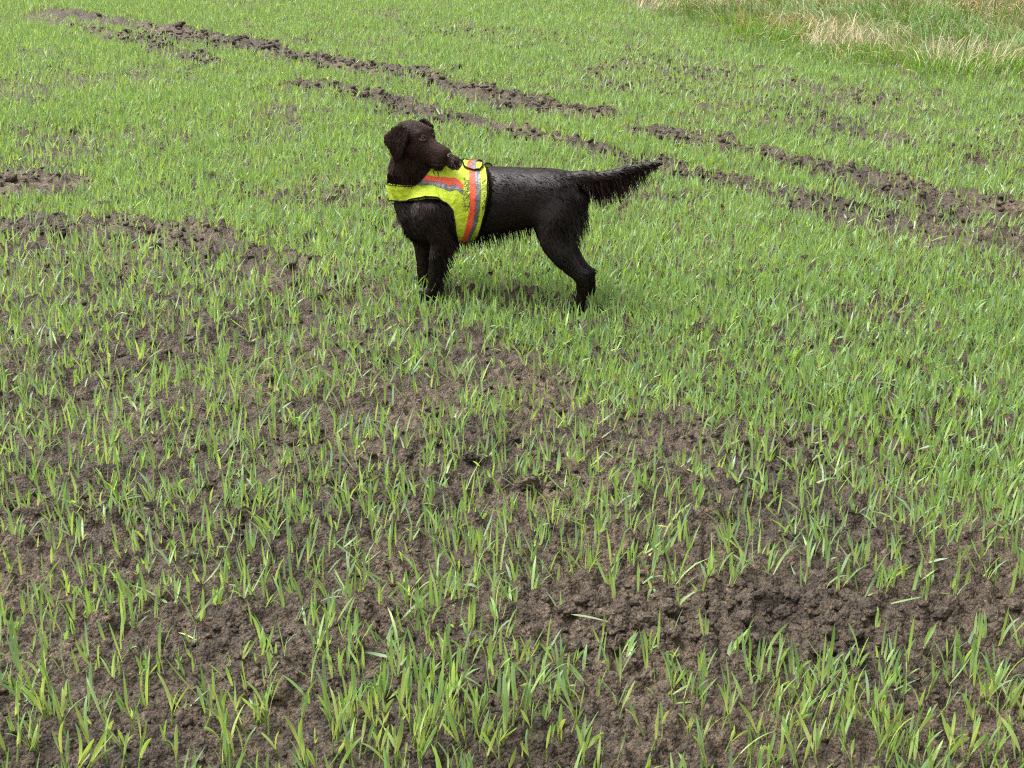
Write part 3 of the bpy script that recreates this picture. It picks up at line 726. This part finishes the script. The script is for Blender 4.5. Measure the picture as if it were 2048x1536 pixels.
    P, N = sample(FUR_N); D, L, LF, TC, best = comb(P); bt = np.array(BT)[best]
    hm = np.isin(bt, ('head', 'muzzle', 'ear'))
    keep = np.ones(len(P), bool)
    for i, p in enumerate(P):
        if hm[i] or bt[i] == 'tail': continue
        h = vest_bvh.find_nearest(Vector(p), .03)
        if h[0] is not None and h[3] < .009: keep[i] = False
    ex = H(.056, .036, .034); keep &= np.linalg.norm(P-ex, axis=1) > .019
    keep &= np.linalg.norm(P-tip, axis=1) > .020
    keep &= P[:, 2] > .012
    P, N, D, L, LF, TC, bt = P[keep], N[keep], D[keep], L[keep], LF[keep], TC[keep], bt[keep]
    sw = np.array([mnoise.noise_vector(Vector(p)*17)[:] for p in P])+.6*np.array([mnoise.noise_vector(Vector(p)*55)[:] for p in P]); D = D+sw*.42*np.where(np.isin(bt, ('muzzle', 'head')), .08, np.where(np.isin(bt, ('paw', 'ear')), .25, 1))[:, None]
    L = L*rng.uniform(.7, 1.25, len(P)); W = np.where(np.isin(bt, ('muzzle', 'head')), .0013, np.where(np.isin(bt, ('head', 'ear', 'paw')), .0015, .0072))*rng.uniform(.5, 1.4, len(P))
    parts.append(locks(P, N, D, L, W, LF*rng.uniform(.5, 1.8, len(P)), TC*rng.uniform(.6, 1.5, (len(P), 1)), 6, .17))
    # feathering: tail underside, rear of the forelegs, belly, breeches, breast
    P, N = sample(90000); _, _, _, TC, best = comb(P); bt = np.array(BT)[best]; dn = N[:, 2]; rear = N[:, 0]
    def feather(m, L, W, D, tint=1.0, lift=.1, count=900, droop=.25):
        i = np.where(m)[0]; i = i[rng.permutation(len(i))[:count]]
        if len(i) == 0: return
        Ls = (L[i] if hasattr(L, '__len__') else np.full(len(i), L))*rng.uniform(.35, 1.2, len(i))
        Dv = np.tile(np.array(D, float), (len(i), 1))+rng.normal(0, .15, (len(i), 3)); Dv /= np.linalg.norm(Dv, axis=1)[:, None]
        Nn = np.cross(Dv, np.array((0, 1.0, 0))); Nn /= np.linalg.norm(Nn, axis=1)[:, None]
        parts.append(locks(P[i]-N[i]*.003, Nn, Dv, Ls, np.full(len(i), W)*rng.uniform(.45, 1.3, len(i)), np.full(len(i), .02), TC[i]*tint*rng.uniform(.7, 1.4, (len(i), 1)), 6, .05, droop))
    tl = np.clip((P[:, 0]-tail[1][0])/(tail[6][0]-tail[1][0]), 0, 1)
    feather((bt == 'tail') & (dn < .2), .088*np.interp(tl, [0, .2, .5, .8, 1], [.55, 1, .95, .62, .25]), .0056, (.36, 0, -.95), 1.4, count=640, droop=.12)
    for pt in (nf, ff):
        lo, hi = pt[5][2], pt[2][2]+.03
        m = (np.abs(P[:, 1]-pt[3][1]) < .045) & (P[:, 2] > lo) & (P[:, 2] < hi) & (rear > .25) & (P[:, 0] < pt[2][0]+.07)
        feather(m, .044, .0050, (.50, 0, -.87), 1.0, count=240, droop=.3)
    m = (bt == 'torso') & (dn < -.72); feather(m, .048, .0054, (.25, 0, -1), 1.0, count=420)
    m = (bt == 'leg') & (rear > .45) & (P[:, 0] > nh[1][0]) & (P[:, 2] > nh[4][2]); feather(m, .050, .0058, (.42, 0, -.9), 1.2, count=480, droop=.4)
    m = (bt == 'leg') & (rear < -.4) & (P[:, 0] > nh[2][0]-.1) & (P[:, 0] < nh[4][0]) & (P[:, 2] > nh[4][2]); feather(m, .022, .0034, (.3, 0, -.95), 1.0, count=350)
    m = (bt == 'neck') & (P[:, 0] < nf[0][0]+.02) & (P[:, 2] < mid(820, 402)[2]) & (rear < -.2); feather(m, .038, .0042, (.18, 0, -1), 1.2, count=420)
    nk = np.where((bt == 'neck') & (P[:, 2] > mid(830, 378)[2]) & (P[:, 2] < mid(830, 318)[2]))[0]; sel = []
    for i in nk:
        h = vest_bvh.find_nearest(Vector(P[i]), .05)
        if h[0] is not None and .010 < h[3] < .034: sel.append(i)
    m = np.zeros(len(P), bool); m[sel] = True; P = P+N*.013
    feather(m, .028, .0036, (.10, 0, -1), 1.3, count=520, droop=.1)
    V, F, T = merge(parts)
    f = link('fur', mesh_np('fur', V, F, T, mats=[FUR]), root); tag(f, kind='stuff')
    print('fur quads', len(F), 'body', len(body_me.polygons))
FUR_N = 26000
SKIN2 = bpy.data.materials.new('upper_lid'); SKIN2.use_nodes = True
SKIN2.node_tree.nodes['Principled BSDF'].inputs['Roughness'].default_value = .85
SKIN2.node_tree.nodes['Principled BSDF'].inputs['Base Color'].default_value = (.012, .008, .007, 1)
build_dog()

# ------------------------------------------------------------------ soil clods: the larger ones singly, the crumbs as stuff
def clod_shape(sub, seed, jag=.32):
    bm = bmesh.new(); bmesh.ops.create_icosphere(bm, subdivisions=sub, radius=1); o = Vector((seed*7.3, seed*3.1, seed))
    for v in bm.verts:
        n = v.co.normalized(); k = 1+jag*mnoise.noise(n*1.3+o)+.30*mnoise.noise(n*3.1+o)+.14*mnoise.noise(n*7+o); v.co = n*k
        v.co.z *= .72
    V = np.array([v.co[:] for v in bm.verts]); F = np.array([[v.index for v in f.verts] for f in bm.faces]); bm.free(); return V, F
def near_clods():
    meshes = []
    for i in range(12):
        V, F = clod_shape(3, i+1); me = mesh_np('soil_clod', V, F, np.zeros(len(V)), 'thatch', mats=[SOIL]); meshes.append(me)
    spots = []
    for (px, py, r, w) in [(1095, 905, .036, 'dark soil clod alone in the thin wheat right of centre'), (1052, 968, .030, 'rounded soil clod below the dark clod right of centre'), (575, 862, .026, 'pale soil clod left of the middle of the field'),
                           (225, 1048, .027, 'cracked soil clod among seedlings near the left edge'), (1300, 1240, .036, 'broad soil clod at the left end of the bare strip'), (1388, 1190, .026, 'soil clod on the upper rim of the bare strip'),
                           (700, 905, .022, 'small soil clod in thin wheat just left of centre'), (440, 1330, .026, 'flat soil clod in the lower left foreground'), (1700, 1180, .026, 'soil clod above the right part of the bare strip'),
                           (940, 900, .024, 'soil clod left of the dark clod in the thin wheat'), (30, 985, .034, 'large soil clod at the left edge of the photo'), (520, 985, .024, 'soil clod left of centre between thin seedlings')]:
        spots.append((*gp(px, py), r, w, None))
    T = TRACKS
    for ti, n, lab in ((1, 60, 'soil clod turned up along the long upper wheel rut'), (2, 44, 'soil clod turned up along the right wheel rut'), (3, 26, 'soil clod along the short rut behind the dog'), (4, 26, 'soil clod along the rut right of the tail'), (6, 16, 'soil clod in the dark heap at the left edge'), (7, 26, 'soil clod in the bare streak left of the dog'), (9, 34, 'soil clod in the bare strip at lower right')):
        P, w, _ = T[ti]
        for k in range(n):
            q = rng.uniform(0, len(P)-1.001); i = int(q); a = P[i]+(P[i+1]-P[i])*(q-i)
            spots.append((a[0]+rng.normal(0, w*.55), a[1]+rng.normal(0, w*.55), rng.uniform(.010, .025) if ti < 9 else rng.uniform(.010, .022), lab, lab))
    for (x, y, r, lab, grp) in spots:
        if y < 1.9: continue
        o = link('soil_clod', meshes[rng.integers(12)]); o.location = (x, y, hz(x, y)-r*.05); o.rotation_euler = (rng.normal(0, .4), rng.normal(0, .4), rng.uniform(0, 6.28))
        o.scale = (r*rng.uniform(.85, 1.3), r*rng.uniform(.85, 1.2), r*rng.uniform(.8, 1.1)); tag(o, lab, 'soil clod', grp)
near_clods()
def crumbs():
    var = [clod_shape(1, 40+i, .4) for i in range(8)]; N = 150000
    x = rng.uniform(-6, 6, N); y = 1.9+11*rng.random(N)**1.9; k = np.abs(x) < .48*y+.2; x, y = x[k], y[k]
    bare, den, mar, dense = field(x, y); cl = fbm(x*4, y*4, 301)
    k = (rng.random(len(x)) < (.26+.7*bare)*(.2+1.7*sstep(.42, .66, cl))*(1-mar)*(1-.6*dense*(1-bare))); x, y, bare = x[k], y[k], bare[k]
    n = len(x); r = np.exp(rng.normal(math.log(.0060), .42, n)).clip(.003, .018)*(1+.5*bare)*(.8+.05*y); z = height(x, y)+r*.15; vi = rng.integers(8, size=n); parts = []
    for i, (V, F) in enumerate(var):
        j = np.where(vi == i)[0]; m = len(j); th = rng.uniform(0, 6.28, m); c, s = np.cos(th)[:, None], np.sin(th)[:, None]; sq = rng.uniform(.7, 1.3, (m, 1))
        X = (V[None, :, 0]*c-V[None, :, 1]*s)*sq; Y = V[None, :, 0]*s+V[None, :, 1]*c; Zz = V[None, :, 2]+0*X
        VV = np.stack((X, Y, Zz), -1)*r[j][:, None, None]+np.stack((x[j], y[j], z[j]), -1)[:, None, :]
        FF = F[None]+(np.arange(m)*len(V))[:, None, None]; parts.append((VV.reshape(-1, 3), FF.reshape(-1, 3), np.zeros(m*len(V))))
    V, F, T = merge(parts); o = link('soil_crumbs', mesh_np('soil_crumbs', V, F, T, 'thatch', mats=[SOIL])); tag(o, 'loose brown soil crumbs strewn over the field between the seedlings', 'soil crumbs', kind='stuff'); print('crumbs', n)
crumbs()

# ------------------------------------------------------------------ the rough grass margin at the far right
def margin_grass():
    N = 52000; x = rng.uniform(-2, 10, N); y = rng.uniform(7.0, 20, N)
    k = (np.abs(x) < .42*y+.4); x, y = x[k], y[k]; p = project(np.stack((x, y, 0*x), -1)); a = above(p[:, 0], p[:, 1], EDGE_MARGIN)
    mar = field(x, y)[2]; z = height(x, y)
    lush = (mar > .15)*np.exp(-((a-20)/19.0)**2)*sstep(1330, 1430, p[:, 0])
    lush = lush*(.4+.9*fbm(x*1.2, y*1.2, 311))
    xl = rng.uniform(.5, 8, 110000); yl = rng.uniform(6, 13.5, 110000); pl = project(np.stack((xl, yl, 0*xl), -1)); al = above(pl[:, 0], pl[:, 1], EDGE_MARGIN)
    ll = np.exp(-((al-15)/16.0)**2)*sstep(1330, 1430, pl[:, 0])*(pl[:, 0] < 2300)*sstep(.25, .5, fbm(xl*1.2, yl*1.2, 311))
    parts = []; i = np.where(rng.random(len(xl)) < ll)[0]; n = len(i); zl = height(xl, yl)
    for rep in range(2):
        parts.append(blades(np.stack((xl[i]+rng.normal(0, .02, n), yl[i]+rng.normal(0, .02, n), zl[i]-.01), -1), rng.uniform(.06, .12, n), rng.uniform(.004, .007, n), rng.uniform(0, 6.28, n), np.abs(rng.normal(0, .35, n)), rng.normal(.5, .4, n), rng.normal(0, .8, n), 4, leaf_colors(n, 'lush')*.85, base_pale=.1))
    V, F, T = merge(parts); o = link('lush_grass', mesh_np('lush_grass', V, F, T, mats=[LEAF])); tag(o, 'bright green short grass strip along the edge of the ploughed field', 'grass', kind='stuff')
    parts = []; i = np.where(rng.random(len(x)) < mar)[0]; n = len(i)
    swirl = 6.28*fbm(x[i]*.7, y[i]*.7, 321, 2)*2; dry = fbm(x[i]*.9, y[i]*.9, 331); 
    for rep in range(2):
        c = np.where((rng.random(n) < sstep(.30, .52, dry)*.85+.1)[:, None], leaf_colors(n, 'dry'), leaf_colors(n, 'lush')*.62)
        parts.append(blades(np.stack((x[i]+rng.normal(0, .04, n), y[i]+rng.normal(0, .04, n), z[i]-.01), -1), rng.uniform(.10, .30, n), rng.uniform(.0035, .0065, n), swirl+rng.normal(0, .7, n), np.abs(rng.normal(.5, .35, n)), rng.normal(.9, .5, n), rng.normal(0, .8, n), 4, c, base_pale=.05))
    V, F, T = merge(parts); o = link('margin_grass', mesh_np('margin_grass', V, F, T, mats=[STRAW])); tag(o, 'matted mix of straw-coloured and green grass on the far right field margin', 'grass', kind='stuff')
    print('margin quads', len(F))
margin_grass()
def tufts():
    spots = [(1390, 22, .42), (1432, 40, .46), (1480, 34, .50), (1530, 42, .44), (1588, 50, .40), (1640, 28, .46), (1672, 44, .40), (1716, 22, .46), (1752, 50, .36), (1810, 60, .42), (1860, 40, .40), (1905, 14, .50), (1948, 22, .52), (1992, 18, .50), (2036, 26, .46), (1985, 66, .36), (2030, 84, .40), (2040, 110, .30), (1338, 12, .34), (1262, 10, .26), (1086, 8, .30), (1560, 14, .46), (1790, 8, .46), (1700, 78, .26)]
    var = []
    for q in range(6):
        n = 150; r = np.sqrt(rng.random(n))*.11; a = rng.uniform(0, 6.28, n); base = np.stack((r*np.cos(a), r*np.sin(a), np.full(n, -.02)), -1)
        az = np.where(rng.random(n) < .6, rng.normal(q*1.05, .6, n), a); green = .25 if q % 3 else .5
        c = np.where((rng.random(n) < green)[:, None], leaf_colors(n, 'lush')*.5, leaf_colors(n, 'dry'))
        var.append(mesh_np('grass_tuft', *blades(base, rng.uniform(.45, 1.1, n)*.9, rng.uniform(.005, .009, n), az, np.abs(rng.normal(.25, .25, n)), rng.normal(1.35, .5, n), rng.normal(0, .8, n), 7, c, base_pale=.05), mats=[STRAW]))
    cols = ['left end', 'middle', 'right end']
    for k, (px, py, h) in enumerate(spots):
        x, y = gp(px, py-(9 if py > 30 else 3)); o = link('grass_tuft', var[k % 6]); o.location = (x, y, hz(x, y)); s = h*.66; o.scale = (s*1.15, s*1.15, s*rng.uniform(.6, .85)*(.6 if py > 40 else 1)); o.rotation_euler = (0, 0, rng.uniform(-.8, .8)+(0 if k % 2 else 3))
        where = 'at the left end' if px < 1400 else 'left of its middle' if px < 1600 else 'in its middle' if px < 1800 else 'right of its middle' if px < 1950 else 'at the right edge'
        lab = 'dry grass tuft on the far margin, %s, %s' % (where, 'near the top edge' if py < 30 else 'close above the green strip' if py > 55 else 'halfway up the margin')
        tag(o, lab, 'grass tuft', lab)
tufts()

# ------------------------------------------------------------------ a few single small things in the soil
def lone(name, px, py, L, W, az, tilt, bend, twist, col, label, cat, dz=.0, m=None):
    x, y = gp(px, py); A = lambda v: np.array([v], float)
    V, F, T = blades(np.zeros((1, 3)), A(L), A(W), A(az), A(tilt), A(bend), A(twist), 9, np.array([col]), fold=.14, base_pale=.25)
    o = link(name, mesh_np(name, V, F, T, mats=[m or LEAF])); o.location = (x, y, hz(x, y)+dz); tag(o, label, cat)
lone('fallen_blade', 1780, 1226, .075, .009, .15, 1.38, .12, .3, (.16, .29, .10), 'green wheat blade lying flat on the bare soil strip', 'leaf', .012)
lone('yellow_leaf', 1292, 1096, .055, .009, .5, 1.05, .2, .4, (.50, .42, .06), 'yellowing bent leaf beside seedlings right of centre', 'leaf', .006)
lone('yellow_leaf', 1340, 1066, .045, .008, 3.6, 1.1, .3, .2, (.46, .44, .08), 'yellow-green torn leaf just right of the bent yellow leaf', 'leaf', .02)
lone('red_leaf', 1278, 1150, .022, .011, .1, 1.45, .1, .2, (.16, .022, .020), 'tiny dark red leaf on the soil right of centre', 'leaf', .008)
lone('straw_stalk', 395, 1262, .06, .003, 2.6, 1.3, .5, .2, (.45, .38, .22), 'thin pale straw lying in the lower left soil', 'straw', .01, STRAW)
lone('straw_stalk', 1828, 455, .10, .006, 1.2, .8, .8, .2, (.60, .55, .42), 'pale straw standing out of the bare soil at right', 'straw', .01, STRAW)
lone('straw_stalk', 1215, 1252, .085, .007, 3.3, 1.2, .2, .3, (.30, .36, .20), 'pale green blade lying at the left end of the bare strip', 'leaf', .012)
